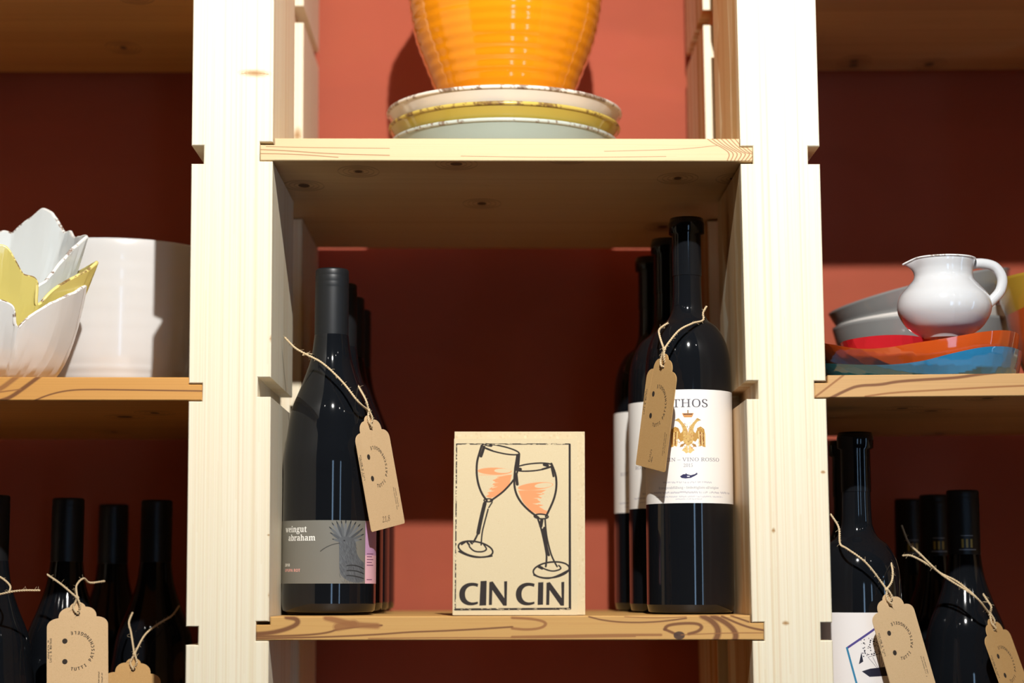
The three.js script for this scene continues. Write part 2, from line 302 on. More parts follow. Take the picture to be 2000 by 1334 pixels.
// hoopoe label, drawn in photo pixels around the bottle axis (639, radius 93)
const LA0 = rot(-80), LA1 = rot(104);
const hoopoe = canvas(1024, 512, (x, w, h) => {
  const U = (p) => (Math.asin(Math.max(-1, Math.min(1, (p - 639) / 93))) - LA0) / (LA1 - LA0) * w, Y = (p) => (p - 1025) / 118 * h, q = rng(9);
  x.fillStyle = '#757269'; x.fillRect(0, 0, w, h);
  for (let i = 0; i < 1500; i++) { x.fillStyle = `rgba(${q() > 0.5 ? '128,124,114' : '100,98,92'},0.12)`; x.fillRect(q() * w, q() * h, 3 + q() * 12, 1 + q() * 2); }
  x.fillStyle = '#c79ac0'; x.fillRect(U(714), 0, w - U(714), h); x.fillStyle = '#e6b4c2'; x.fillRect(U(714), h * 0.55, w - U(714), h * 0.45);
  x.fillStyle = '#7d4a6c'; for (let k = 0; k < 5; k++) x.fillRect(U(717), h * (0.52 + k * 0.045), 90 - (k % 2) * 24, 7); x.fillRect(U(717), h * 0.93, 70, 7);
  const feather = (x0, y0, x1, y1, wd) => { const dx = U(x1) - U(x0), dy = Y(y1) - Y(y0), l = Math.hypot(dx, dy), nx = -dy / l * wd, ny = dx / l * wd; x.beginPath(); x.moveTo(U(x0), Y(y0)); x.quadraticCurveTo(U(x0) + dx * 0.6 + nx, Y(y0) + dy * 0.6 + ny, U(x1), Y(y1)); x.quadraticCurveTo(U(x0) + dx * 0.6 - nx, Y(y0) + dy * 0.6 - ny, U(x0), Y(y0)); x.fill(); };
  const fan = [[646, 1037], [651, 1029], [660, 1026], [669, 1025], [678, 1024], [688, 1025], [697, 1027], [705, 1031], [710, 1039], [712, 1050], [708, 1060], [648, 1048], [652, 1060]];
  fan.forEach(([a, b], i) => { x.fillStyle = ['#5a5d60', '#6a6d70', '#4a4d51'][i % 3]; feather(676, 1066, a, b, 20); x.fillStyle = 'rgba(22,24,27,0.9)'; feather(676 + (a - 676) * 0.82, 1066 + (b - 1066) * 0.82, a, b, 8); });
  x.fillStyle = '#56595d'; x.beginPath(); x.moveTo(U(664), Y(1060)); x.bezierCurveTo(U(672), Y(1052), U(694), Y(1054), U(697), Y(1068)); x.bezierCurveTo(U(696), Y(1090), U(704), Y(1098), U(712), Y(1104)); x.lineTo(U(712), Y(1138)); x.bezierCurveTo(U(700), Y(1146), U(676), Y(1140), U(668), Y(1124)); x.bezierCurveTo(U(664), Y(1105), U(668), Y(1090), U(664), Y(1060)); x.fill();
  for (let i = 0; i < 700; i++) { const a = 666 + q() * 44, b = 1062 + q() * 78; if (a > 698 && b < 1098) continue; x.strokeStyle = `rgba(${q() > 0.5 ? '120,124,128' : '34,36,40'},0.5)`; x.lineWidth = 1.5; x.beginPath(); x.moveTo(U(a), Y(b)); x.lineTo(U(a + 1.5), Y(b + 5)); x.stroke(); }
  x.strokeStyle = '#2c2d2f'; x.lineWidth = 9; for (const k of [0, 1, 2]) { x.beginPath(); x.moveTo(U(680), Y(1110 + k * 9)); x.quadraticCurveTo(U(696), Y(1106 + k * 11), U(712), Y(1116 + k * 9)); x.stroke(); }
  x.strokeStyle = '#3c3a36'; x.lineWidth = 7; x.lineCap = 'round'; x.beginPath(); x.moveTo(U(666), Y(1068)); x.quadraticCurveTo(U(646), Y(1070), U(630), Y(1083)); x.stroke();
  x.fillStyle = '#111'; x.beginPath(); x.ellipse(U(675), Y(1063), 5, 6, 0, 0, 7); x.fill();
  const text = (s, a, b, y, px, col, font) => { x.save(); x.font = font.startsWith('bold') ? `bold ${px}px ${font.slice(5)}` : `${px}px ${font}`; x.fillStyle = col; const m = x.measureText(s).width; x.translate(U(a), Y(y)); x.scale((U(b) - U(a)) / m, 1); x.fillText(s, 0, 0); x.restore(); };
  text('weingut', 557.5, 602.5, 1047, 68, '#f4f2ec', 'bold serif'); text('abraham', 564, 620, 1063, 68, '#f4f2ec', 'bold serif');
  text('2018', 557, 568, 1111, 32, '#e8e4da', 'bold sans-serif'); text('UPUPA ROT', 557, 590, 1121, 34, '#e9a49a', 'bold sans-serif');
});
const hoopoeMat = std(0xffffff, 0.55, { map: hoopoe });
const XA = P(642.5, 1100, -0.10).x, ySL = sLow.y1;
const makeA = (pos, label, withLabel, group) => {
  const o = thing('wine_bottle', label, 'bottle', pos, group);
  lpart(o, 'bottle_body', bodyA, glassDark); lpart(o, 'screw_cap', capA, capGrey, 'matt charcoal screw cap');
  if (withLabel) lpart(o, 'bottle_label', labelShell(RA + 0.0003, 0.0262, 0.0805, LA0, LA1), hoopoeMat, 'grey label with a hoopoe and a pink stripe');
  return o;
};
const yOn = (s) => s.y1 + 0.0002;
const aLabels = ['black wine bottle with grey hoopoe label, first of its row', 'black wine bottle standing second in the hoopoe label row', 'black wine bottle standing third in the hoopoe label row', 'black wine bottle at the wall end of the hoopoe label row'];
for (let k = 0; k < 4; k++) makeA(V(XA + k * 0.0012, yOn(sLow), -0.10 - k * 0.0875), aLabels[k], true, 'bottles with the hoopoe label').rotation.y = rot(k ? -70 - 9 * k : 0);

// white label: double-headed eagle
const LB0 = rot(-100), LB1 = rot(100);
const eagle = canvas(1400, 1024, (x, w, h) => {
  const U = (p) => (Math.asin(Math.max(-1, Math.min(1, (p - 1346) / 84.5))) - LB0) / (LB1 - LB0) * w, Y = (p) => (p - 783) / 214 * h, q = rng(14);
  x.fillStyle = '#f2efea'; x.fillRect(0, 0, w, h);
  const text = (s, a, b, y, px, col, font = 'serif') => { x.save(); x.font = font.startsWith('bold') ? `bold ${px}px ${font.slice(5)}` : `${px}px ${font}`; x.fillStyle = col; const m = x.measureText(s).width; x.translate(U(a), Y(y)); x.scale((U(b) - U(a)) / m, 1); x.fillText(s, 0, 0); x.restore(); };
  text('ATHOS', 1292, 1376, 816.5, 102, '#4a4650');
  const G = (t) => ['#c9a35a', '#b98c40', '#dcbd78', '#a87838'][t % 4];
  const C = 1336.5, fillPath = (pts, col) => { x.fillStyle = col; x.beginPath(); pts.forEach(([a, b], i) => i ? x.lineTo(U(C + a), Y(b)) : x.moveTo(U(C + a), Y(b))); x.closePath(); x.fill(); };
  for (const s of [-1, 1]) {
    fillPath([[0, 866], [s * 3, 854], [s * 8, 848], [s * 15, 840], [s * 18, 837], [s * 25, 841], [s * 18, 844], [s * 13, 850], [s * 10, 858], [s * 12, 872], [s * 8, 884], [0, 890]], G(0));
    fillPath([[s * 10, 862], [s * 14, 866], [s * 18, 856], [s * 24, 853], [s * 31, 858], [s * 33, 872], [s * 33, 892], [s * 28, 891], [s * 26, 889], [s * 22, 891], [s * 20, 886], [s * 23, 878], [s * 18, 876], [s * 14, 882], [s * 9, 880]], G(1));
    for (let k = 0; k < 5; k++) fillPath([[s * (19 + k * 3), 862 + k], [s * (21 + k * 3), 862 + k], [s * (22.5 + k * 2.7), 890 - (k % 2) * 3], [s * (20.5 + k * 2.7), 890 - (k % 2) * 3]], k % 2 ? '#8c5a2c' : '#dcc084');
    fillPath([[s * 5, 884], [s * 14, 887], [s * 16, 892], [s * 10, 891]], G(3)); fillPath([[s * 2, 888], [s * 12, 898], [s * 8, 900], [s * 4, 904], [0, 902]], G(2));
    x.strokeStyle = '#6b4a28'; x.lineWidth = 3; x.beginPath(); x.moveTo(U(C + s * 15), Y(839)); x.lineTo(U(C + s * 25), Y(841)); x.stroke();
  }
  fillPath([[-9, 833], [-11, 828], [11, 828], [9, 833], [7, 836], [-7, 836]], '#c98d4c'); fillPath([[-9, 829], [9, 829], [8, 831], [-8, 831]], '#5d3420'); fillPath([[-1, 822], [1, 822], [1, 828], [-1, 828]], '#8b6a3c');
  for (let i = 0; i < 420; i++) { const a = (q() - 0.5) * 60, b = 845 + q() * 52; const inside = Math.abs(a) < 10 || (Math.abs(a) > 16 && b > 856 && b < 890); if (!inside) continue; x.fillStyle = ['rgba(230,205,140,0.8)', 'rgba(120,78,36,0.6)', 'rgba(180,90,60,0.5)'][q() * 3 | 0]; x.fillRect(U(C + a), Y(b), 4 + q() * 6, 3 + q() * 5); }
  text('ROTWEIN – VINO ROSSO', 1270, 1397, 918.5, 46, '#85808c'); text('2015', 1327, 1345, 929.5, 44, '#8d8894');
  fillPath([[-16, 947], [-10, 943], [-6, 943], [-5, 941], [-3, 943], [4, 945], [12, 943], [16, 940], [17, 943], [12, 946], [4, 950], [-6, 951], [-13, 950]], '#262452'); fillPath([[-3, 946], [2, 946], [2, 948], [-3, 948]], '#e8e6ee');
  const small = (a, b, y, h, col) => { x.fillStyle = col; finePrint(x, U(a), Y(y) - h, U(b) - U(a), h, q); };
  small(1290, 1380, 960, 18, '#b6b2bc'); text('Erzeugerabfüllung – Imbottigliato all’origine', 1282, 1395, 970, 28, '#8d8994');
  small(1268, 1418, 979, 20, '#aba7b2'); small(1276, 1403, 986.5, 15, '#bbb8c2'); small(1312, 1362, 991, 13, '#bbb8c2');
});
const eagleMat = std(0xffffff, 0.5, { map: eagle });
const makeB = (pos, label, mat, group, lab) => {
  const o = thing('wine_bottle', label, 'bottle', pos, group);
  lpart(o, 'bottle_body', bodyB, glassDark); lpart(o, 'foil_capsule', foilB, foilMat, 'glossy black foil capsule');
  if (mat) lpart(o, 'bottle_label', labelShell(RB + 0.0003, 0.0955, 0.1945, LB0, LB1), mat, lab);
  return o;
};
const bAt = [[P(1348, 1100, -0.10).x, -0.10], [P(1309, 1100, -0.212).x, -0.207], [P(1276, 1100, -0.315).x, -0.311]];
['black wine bottle with white eagle label and long neck, first of its row', 'black wine bottle second in the white eagle label row', 'black wine bottle at the wall end of the white eagle label row'].forEach((l, k) => {
  makeB(V(bAt[k][0], yOn(sLow), bAt[k][1]), l, eagleMat, 'bottles with the white eagle label', 'white paper label with a golden double-headed eagle').rotation.y = rot([0, 3, 4][k]);
});

// bottles in the dim compartments below the side shelves
const yLB = sLeft.y1 - 0.398 + 0.0002, yRB = sRight.y1 - 0.398 + 0.0002;
[[133, 1000, -0.22, 'dark bottle behind the upright brown tag below the leaf bowls'], [306, 1010, -0.26, 'dark bottle with grey cap next to the post below the leaf bowls'],
  [-15, 1050, -0.16, 'dark bottle at the twine loop below the leaf bowls'], [222, 1010, -0.36, 'dark bottle at the back between its neighbours below the leaf bowls']].forEach(([px, py, z, l]) => makeA(V(P(px, py, z).x, yLB, z), l, false, 'bottles below the leaf bowls'));
const ship = canvas(1024, 768, (x, w, h) => {
  const U = (p) => (Math.asin(Math.max(-1, Math.min(1, (p - 1668) / 84.5))) - LB0) / (LB1 - LB0) * w, Y = (p) => (p - 1222) / 214 * h, q = rng(21);
  x.fillStyle = '#e9e4e2'; x.fillRect(0, 0, w, h);
  const ln = (pts, wd, col) => { x.strokeStyle = col; x.lineWidth = wd; x.beginPath(); pts.forEach(([a, b], i) => i ? x.lineTo(U(a), Y(b)) : x.moveTo(U(a), Y(b))); x.stroke(); };
  ln([[1630, 1288], [1698, 1241]], 14, '#4a3f86'); ln([[1680, 1239], [1718, 1262], [1745, 1300]], 14, '#b23248'); ln([[1630, 1286], [1648, 1360]], 13, '#2f7fa6'); ln([[1648, 1358], [1745, 1380]], 13, '#4a3f86');
  x.fillStyle = '#1e1c2a'; for (let i = 0; i < 90; i++) { const a = 1655 + q() * 60, b = 1268 + q() * 34; x.fillRect(U(a), Y(b), 3 + q() * 7, 3 + q() * 7); }
  ln([[1668, 1304], [1690, 1298], [1712, 1304]], 2, '#1e1c2a'); for (let i = 0; i < 5; i++) ln([[1668 + i * 9, 1304], [1690, 1330]], 2, '#3c3a4c'); ln([[1690, 1266], [1690, 1330]], 3, '#1e1c2a');
  x.fillStyle = '#15142a'; x.beginPath(); [[1656, 1330], [1672, 1325], [1700, 1322], [1722, 1326], [1716, 1338], [1670, 1340]].forEach(([a, b], i) => i ? x.lineTo(U(a), Y(b)) : x.moveTo(U(a), Y(b))); x.fill();
  x.beginPath(); [[1656, 1295], [1659, 1312], [1651, 1317]].forEach(([a, b], i) => i ? x.lineTo(U(a), Y(b)) : x.moveTo(U(a), Y(b))); x.fill();
});
makeB(V(P(1673, 1000, -0.10).x, yRB, -0.10), 'tall dark bottle with white sailing ship label beside the post', std(0xffffff, 0.5, { map: ship }), 'bottles below the white jug', 'white label with a line-drawn ship and coloured bars');
makeB(V(P(1655, 1000, -0.2).x, yRB, -0.2), 'tall dark bottle behind the one with the sailing ship label', null, 'bottles below the white jug');
const goldMap = canvas(256, 128, (x, w, h) => { x.fillStyle = '#0c0d10'; x.fillRect(0, 0, w, h); x.fillStyle = '#c2ab52'; for (let k = 0; k < 3; k++) x.fillRect(84 + k * 32, 30, 16, 60); x.fillStyle = '#9aa0a8'; x.fillRect(66, 100, 128, 8); x.fillRect(80, 4, 90, 6); });
[[1880, 975, -0.19, 'dark screw-cap bottle with gold bars on its neck, first of its row'], [1826, 988, -0.28, 'dark screw-cap bottle with gold bars, second of its row'], [1776, 995, -0.37, 'dark screw-cap bottle with gold bars, wall end of its row']].forEach(([px, py, z, l]) => {
  const o = makeA(V(P(px, py, z).x, yRB, z), l, false, 'bottles below the white jug');
  lpart(o, 'neck_mark', labelShell(0.0153, 0.2475, 0.2645, rot(-62), rot(62)), std(0xffffff, 0.4, { map: goldMap }), 'small gold bars on the cap sleeve');
});

// ---------------------------------------------------------------- price tags
/** print too small to read in the photograph: a row of short strokes */
function finePrint(x, u, v, w, h, q) { for (let a = 0; a < w;) { const d = h * (0.25 + q() * 0.3); if (q() > 0.16) x.fillRect(u + a, v + h * (q() > 0.5 ? 0 : 0.25), Math.max(1, d * 0.55), h * 0.75); a += d; } }
function tagMap(seed, price, price2, shadeC) {
  return canvas(512, 900, (x, w, h) => {
    const q = rng(seed);
    x.fillStyle = shadeC; x.fillRect(0, 0, w, h);
    for (let i = 0; i < 5200; i++) { x.fillStyle = q() > 0.5 ? 'rgba(120,80,40,0.16)' : 'rgba(255,232,190,0.16)'; x.fillRect(q() * w, q() * h, 1 + q() * 5, 1 + q() * 3); }
    x.fillStyle = '#2e241c'; x.beginPath(); x.ellipse(150, 330, 22, 22, 0, 0, 7); x.fill(); x.beginPath(); x.ellipse(150, 500, 22, 22, 0, 0, 7); x.fill();
    const arc = 'TUTTI PATSCHENGGELE', R = 150; x.font = 'bold 38px sans-serif'; x.textAlign = 'center';
    for (let i = 0; i < arc.length; i++) { const a = (100 - i * 200 / (arc.length - 1)) * Math.PI / 180; x.save(); x.translate(235 + R * Math.cos(a), 415 + R * Math.sin(a)); x.rotate(a - Math.PI / 2); x.fillText(arc[i], 0, 14); x.restore(); }
    x.font = 'bold 26px monospace'; x.save(); x.translate(40, 400); x.rotate(-Math.PI / 2); x.fillText('Lori & Markus', 0, 0); finePrint(x, -70, -34, 150, 14, q); x.restore();
    x.save(); x.translate(440, 690); x.rotate(-Math.PI / 2); finePrint(x, -90, -12, 180, 12, q); finePrint(x, -70, 14, 150, 12, q); x.restore();
    x.font = 'italic 62px serif'; x.fillStyle = '#5a4632'; x.fillText(price, 240, 850); if (price2) x.fillText(price2, 230, 800);
  });
}
const tagShape = (() => {                                 // unit tag: x -0.5..0.5, y 0 (top) to -H; scalloped head
  const s = new THREE.Shape(), H = 1.78, c = 0.035;
  s.moveTo(-0.5 + c, -H); s.lineTo(0.5 - c, -H); s.quadraticCurveTo(0.5, -H, 0.5, -H + c); s.lineTo(0.5, -0.42);
  s.bezierCurveTo(0.5, -0.33, 0.42, -0.275, 0.31, -0.27); s.bezierCurveTo(0.315, -0.16, 0.22, -0.10, 0.13, -0.10); s.bezierCurveTo(0.10, 0.01, -0.10, 0.01, -0.13, -0.10);
  s.bezierCurveTo(-0.22, -0.10, -0.315, -0.16, -0.31, -0.27); s.bezierCurveTo(-0.42, -0.275, -0.5, -0.33, -0.5, -0.42); s.lineTo(-0.5, -H + c); s.quadraticCurveTo(-0.5, -H, -0.5 + c, -H);
  const hole = new THREE.Path(); hole.absarc(0, -0.21, 0.042, 0, Math.PI * 2, true); s.holes.push(hole); return s;
})();
function twine(pts, seed, r = 0.0009) {
  const q = rng(seed), c = new THREE.CatmullRomCurve3(pts, false, 'centripetal'), L = c.getLength(), n = Math.max(24, Math.ceil(L / 0.0011)), geos = [];
  const fr = c.computeFrenetFrames(n, false), ph = q() * 7;
  for (const k of [0, 1]) {
    const path = [];
    for (let i = 0; i <= n; i++) { const p = c.getPointAt(i / n), a = ph + k * Math.PI + i / n * L / 0.0042 * Math.PI * 2; path.push(p.addScaledVector(fr.normals[i], Math.cos(a) * r * 0.55).addScaledVector(fr.binormals[i], Math.sin(a) * r * 0.55)); }
    geos.push(new THREE.TubeGeometry(new THREE.CatmullRomCurve3(path), n, r * 0.72, 6));
  }
  for (let i = 0; i < L / 0.004; i++) {                   // loose fibres
    const p = c.getPointAt(q()), d = V(q() - 0.5, q() - 0.5, q() - 0.5).normalize().multiplyScalar(0.0022 + q() * 0.003);
    geos.push(new THREE.TubeGeometry(new THREE.QuadraticBezierCurve3(p, p.clone().addScaledVector(d, 0.6).add(V(0, 0.0006, 0)), p.clone().add(d)), 4, 0.00013, 3));
  }
  return mergeGeometries(geos);
}
const twineMat = std(lin(0.62, 0.47, 0.28), 0.9);
/** corner points of the tag head's shoulders and foot give its plane; strings = lists of points */
function priceTag(TL, TR, BL, BR, width, label, map, strings, seed) {
  const mt = TL.clone().add(TR).multiplyScalar(0.5), mb = BL.clone().add(BR).multiplyScalar(0.5);
  const ey = mt.clone().sub(mb).normalize(), ex = TR.clone().sub(TL).add(BR).sub(BL).normalize(); ex.addScaledVector(ey, -ex.dot(ey)).normalize();
  const ez = ex.clone().cross(ey), len = mt.distanceTo(mb) / 1.44, sy = len, sx = width;    // shoulders sit at -0.34 of 1.78
  const top = mt.clone().addScaledVector(ey, 0.34 * sy);
  const g = new THREE.ExtrudeGeometry(tagShape, { depth: 1, bevelEnabled: false, curveSegments: 10 });
  const p = g.attributes.position, uv = g.attributes.uv;
  for (let i = 0; i < p.count; i++) {
    const x = p.getX(i), y = p.getY(i), z = p.getZ(i), b = 0.0025 * Math.sin(-y / 1.78 * Math.PI);
    uv.setXY(i, x + 0.5, 1 + y / 1.78);
    const w = top.clone().addScaledVector(ex, x * sx).addScaledVector(ey, y * sy).addScaledVector(ez, (z - 1) * 0.0006 + b * 0.4); p.setXYZ(i, w.x, w.y, w.z);
  }
  g.computeVertexNormals();
  const hole = top.clone().addScaledVector(ey, -0.21 * sy);
  const o = thing('price_tag', label, 'tag', top.clone(), 'brown paper price tags');
  part(o, 'paper', g, std(0xffffff, 0.85, { map }));
  const knot = top.clone().addScaledVector(ey, 0.05 * sy).addScaledVector(ez, 0.0015);
  const loop = [hole.clone().addScaledVector(ez, -0.002), hole.clone().addScaledVector(ez, 0.002), hole.clone().addScaledVector(ey, 0.1 * sy).addScaledVector(ex, -0.06 * sx).addScaledVector(ez, 0.0018), knot];
  const loop2 = [hole.clone().addScaledVector(ez, -0.002), hole.clone().addScaledVector(ey, 0.12 * sy).addScaledVector(ex, 0.05 * sx).addScaledVector(ez, 0.002), knot.clone().add(V(0, 0.001, 0.001))];
  const geos = [twine(loop, seed), twine(loop2, seed + 1), new THREE.SphereGeometry(0.0019, 10, 8).translate(knot.x, knot.y, knot.z)];
  strings.forEach((s, i) => geos.push(twine([knot, ...s], seed + 5 + i)));
  part(o, 'twine', mergeGeometries(geos.map((q2) => { const n2 = q2.index ? q2.toNonIndexed() : q2; for (const k of Object.keys(n2.attributes)) if (!['position', 'normal', 'uv'].includes(k)) n2.deleteAttribute(k); return n2; })), twineMat, 'rough natural twine');
  return o;
}
const kraft = '#d4b286', kraftDark = '#c39a62';
priceTag(P(694, 851, -0.058), P(757, 851, -0.101), P(724, 1031, -0.066), P(793, 1030, -0.108), 0.0515, 'brown paper tag hanging on the hoopoe label bottle', tagMap(31, '21,8', null, kraft), [
  [P(700, 785, -0.060), P(668, 745, -0.063), P(628, 708, -0.068), P(598, 692, -0.074), P(577, 680, -0.074), P(556, 659, -0.072)],
  [P(716, 785, -0.075), P(706, 765, -0.085), P(693, 744, -0.10), P(676, 725, -0.125), P(640, 705, -0.128), P(606, 692, -0.105), P(599, 692, -0.08), P(592, 694, -0.073)]], 100);
priceTag(P(1266, 733, -0.072), P(1322, 731, -0.030), P(1243, 914, -0.085), P(1297, 916, -0.040), 0.0515, 'brown paper tag hanging on the white eagle label bottle', tagMap(32, '24', '5', kraftDark), [
  [P(1291, 665, -0.055), P(1287, 648, -0.06), P(1294, 638, -0.075), P(1305, 631, -0.08)],
  [P(1307, 668, -0.050), P(1327, 645, -0.056), P(1352, 632, -0.065), P(1374, 624, -0.078), P(1373, 612, -0.078), P(1380, 598, -0.078)]], 120);
priceTag(P(93, 1215, -0.135), P(210, 1213, -0.135), P(93, 1386, -0.125), P(210, 1386, -0.125), 0.0545, 'upright brown paper tag hanging below the leaf bowls', tagMap(33, '', null, kraft), [
  [P(118, 1140, -0.15), P(92, 1122, -0.156)], [P(150, 1143, -0.15), P(163, 1130, -0.16), P(175, 1138, -0.17), P(205, 1135, -0.17)]], 140);
priceTag(P(208, 1326, -0.155), P(309, 1318, -0.17), P(196, 1490, -0.15), P(297, 1484, -0.165), 0.0515, 'brown paper tag beside the post below the leaf bowls', tagMap(34, '', null, kraftDark), [
  [P(256, 1235, -0.185), P(252, 1215, -0.195), P(259, 1196, -0.2)], [P(285, 1238, -0.182), P(310, 1218, -0.19), P(336, 1202, -0.2), P(350, 1183, -0.21)]], 160);
priceTag(P(1697, 1200, -0.040), P(1787, 1192, -0.070), P(1744, 1362, -0.040), P(1836, 1356, -0.070), 0.0515, 'brown paper tag hanging on the sailing ship label bottle', tagMap(35, '', null, kraft), [
  [P(1722, 1138, -0.055), P(1690, 1098, -0.052), P(1655, 1072, -0.056), P(1641, 1062, -0.07), P(1638, 1030, -0.078), P(1622, 1004, -0.08)],
  [P(1742, 1135, -0.06), P(1743, 1110, -0.07), P(1732, 1085, -0.09), P(1712, 1074, -0.115)]], 180);
priceTag(P(1917, 1247, -0.12), P(1975, 1240, -0.165), P(1975, 1405, -0.115), P(2034, 1400, -0.16), 0.054, 'brown paper tag hanging on the first gold-barred screw-cap bottle', tagMap(36, '', null, kraftDark), [
  [P(1905, 1165, -0.13), P(1868, 1135, -0.138), P(1838, 1120, -0.145), P(1805, 1098, -0.15), P(1778, 1085, -0.155), P(1763, 1085, -0.16)],
  [P(1936, 1185, -0.14), P(1930, 1175, -0.145), P(1920, 1160, -0.15)], [P(1905, 1166, -0.13), P(1838, 1121, -0.143), P(1800, 1085, -0.15), P(1775, 1060, -0.155), P(1761, 1026, -0.16)]], 200);
{ // twine end of a tag outside the picture
  const o = thing('twine_loop', 'loose twine loop on the bottle at the picture edge below the leaf bowls', 'twine', P(20, 1150, -0.05));
  part(o, 'twine', mergeGeometries([twine([P(-60, 1180, -0.105), P(-5, 1162, -0.10), P(35, 1154, -0.10), P(78, 1153, -0.105)], 220), twine([P(18, 1157, -0.10), P(20, 1145, -0.108), P(8, 1132, -0.112), P(-30, 1112, -0.12)], 221)].map((g) => g.toNonIndexed())), twineMat);
}

// ---------------------------------------------------------------- greeting card
const cardArt = canvas(742, 1050, (x) => {                // drawn in the coordinates of an enlargement of the photograph, offset (70, 115)
  const q = rng(51);
  x.fillStyle = '#d4c09a'; x.fillRect(0, 0, 742, 1050);
  for (let i = 0; i < 6000; i++) { x.fillStyle = q() > 0.5 ? 'rgba(150,110,60,0.10)' : 'rgba(255,244,214,0.12)'; x.fillRect(q() * 742, q() * 1050, 1 + q() * 4, 1 + q() * 3); }
  x.translate(-70, -115); x.lineCap = 'round'; x.lineJoin = 'round';
  const INK = '#2a211d', ORANGE = '#ee9562';
  const bez = (pts, wd0, col = INK) => { const wd = wd0 * 1.25; x.strokeStyle = col; x.lineWidth = wd; x.beginPath(); x.moveTo(...pts[0]); for (let i = 1; i < pts.length - 1; i++) { const m = i === pts.length - 2 ? pts[i + 1] : [(pts[i][0] + pts[i + 1][0]) / 2, (pts[i][1] + pts[i + 1][1]) / 2]; x.quadraticCurveTo(...pts[i], ...m); } if (pts.length === 2) x.lineTo(...pts[1]); x.stroke(); };
  const ell = (cx, cy, rx, ry, r, wd0, a0 = 0, a1 = 7) => { const wd = wd0 * 1.25; x.strokeStyle = INK; x.lineWidth = wd; x.beginPath(); x.ellipse(cx, cy, rx, ry, r, a0, Math.min(a1, a0 + Math.PI * 2)); x.stroke(); };
  const wine = (poly, holes) => { x.fillStyle = ORANGE; x.beginPath(); poly.forEach((p, i) => i ? x.lineTo(...p) : x.moveTo(...p)); x.closePath(); x.fill(); x.fillStyle = '#d4c09a'; for (const [a, b, c, d] of holes) { x.beginPath(); x.moveTo(a, b - 4); x.lineTo(c, d); x.lineTo(a, b + 4); x.fill(); } };
  // wine
  x.fillStyle = ORANGE; x.beginPath(); x.ellipse(315, 311, 102, 21, 0.02, 0, 7); x.fill(); x.fillStyle = '#d4c09a'; x.beginPath(); x.ellipse(362, 309, 50, 13, 0.02, 0, 7); x.fill();
  wine([[418, 332], [330, 345], [322, 358], [300, 366], [318, 374], [300, 392], [316, 396], [280, 420], [300, 424], [270, 442], [285, 448], [262, 462], [290, 474], [330, 458], [372, 425], [405, 385]], [[318, 352, 345, 350], [300, 382, 340, 380], [300, 410, 336, 404], [280, 434, 320, 428]]);
  x.fillStyle = ORANGE; x.beginPath(); x.ellipse(560, 402, 106, 22, -0.1, 0, 7); x.fill(); x.fillStyle = '#d4c09a'; x.beginPath(); x.ellipse(608, 397, 54, 15, -0.1, 0, 7); x.fill();
  wine([[455, 428], [625, 425], [595, 440], [615, 448], [575, 460], [600, 472], [570, 482], [592, 498], [560, 506], [610, 516], [580, 524], [615, 545], [640, 552], [620, 568], [575, 572], [530, 550], [485, 498]], [[600, 446, 560, 444], [585, 476, 545, 474], [575, 510, 540, 506]]);
  x.fillStyle = 'rgba(238,149,98,0.5)'; x.fillRect(220, 332, 190, 4);
  // first glass
  ell(350, 180, 114, 21, 0.22, 7); bez([[238, 150], [222, 200], [206, 260], [206, 340], [222, 410], [248, 465], [268, 486]], 10); bez([[462, 208], [458, 290], [440, 350], [400, 400], [350, 450], [292, 488]], 9); bez([[452, 215], [446, 260], [440, 290]], 14); bez([[250, 165], [232, 220]], 14); bez([[262, 172], [305, 190]], 8); bez([[262, 150], [292, 156]], 14);
  ell(277, 486, 26, 9, 0, 6); bez([[262, 495], [245, 570], [228, 640], [212, 700], [190, 735]], 9); bez([[256, 505], [232, 600], [218, 680]], 18); bez([[300, 498], [280, 530]], 6); bez([[276, 540], [255, 620], [238, 690], [236, 752]], 7);
  ell(203, 777, 104, 44, 0.2, 8); bez([[104, 790], [150, 815], [230, 830], [300, 818]], 8); bez([[165, 760], [185, 790], [240, 795], [270, 782], [262, 762], [252, 752]], 7); bez([[120, 748], [140, 735]], 9); bez([[152, 735], [165, 752]], 9); bez([[172, 734], [182, 744]], 9);
  // second glass
  ell(546, 287, 112, 22, -0.1, 7); bez([[437, 300], [430, 360], [436, 430], [464, 490], [510, 540], [560, 578], [578, 590]], 10); bez([[655, 266], [680, 320], [688, 390], [678, 460], [650, 530], [622, 584]], 10); bez([[443, 330], [450, 390]], 14); bez([[655, 282], [668, 342]], 10); bez([[600, 300], [648, 286]], 9); bez([[445, 296], [468, 300]], 16); bez([[612, 272], [632, 278]], 14);
  ell(594, 583, 42, 14, 0.05, 7); bez([[575, 600], [590, 640], [605, 700], [620, 770], [630, 830], [622, 880]], 9); bez([[598, 605], [592, 640]], 16); bez([[618, 602], [622, 680], [640, 760], [660, 830], [690, 880]], 8); bez([[608, 660], [624, 760], [640, 812]], 12); bez([[612, 650], [630, 740]], 9);
  ell(655, 900, 108, 46, -0.12, 8); bez([[552, 930], [600, 952], [680, 946], [752, 905]], 8); bez([[610, 892], [650, 910], [700, 902], [718, 888], [700, 874]], 7); bez([[580, 880], [600, 890]], 14);
  // frame with worn edges
  x.strokeStyle = INK; x.lineWidth = 7; x.strokeRect(85, 147, 678, 984); x.lineWidth = 12; x.beginPath(); x.moveTo(766, 150); x.lineTo(768, 1128); x.stroke(); x.beginPath(); x.moveTo(84, 1132); x.lineTo(766, 1128); x.stroke();
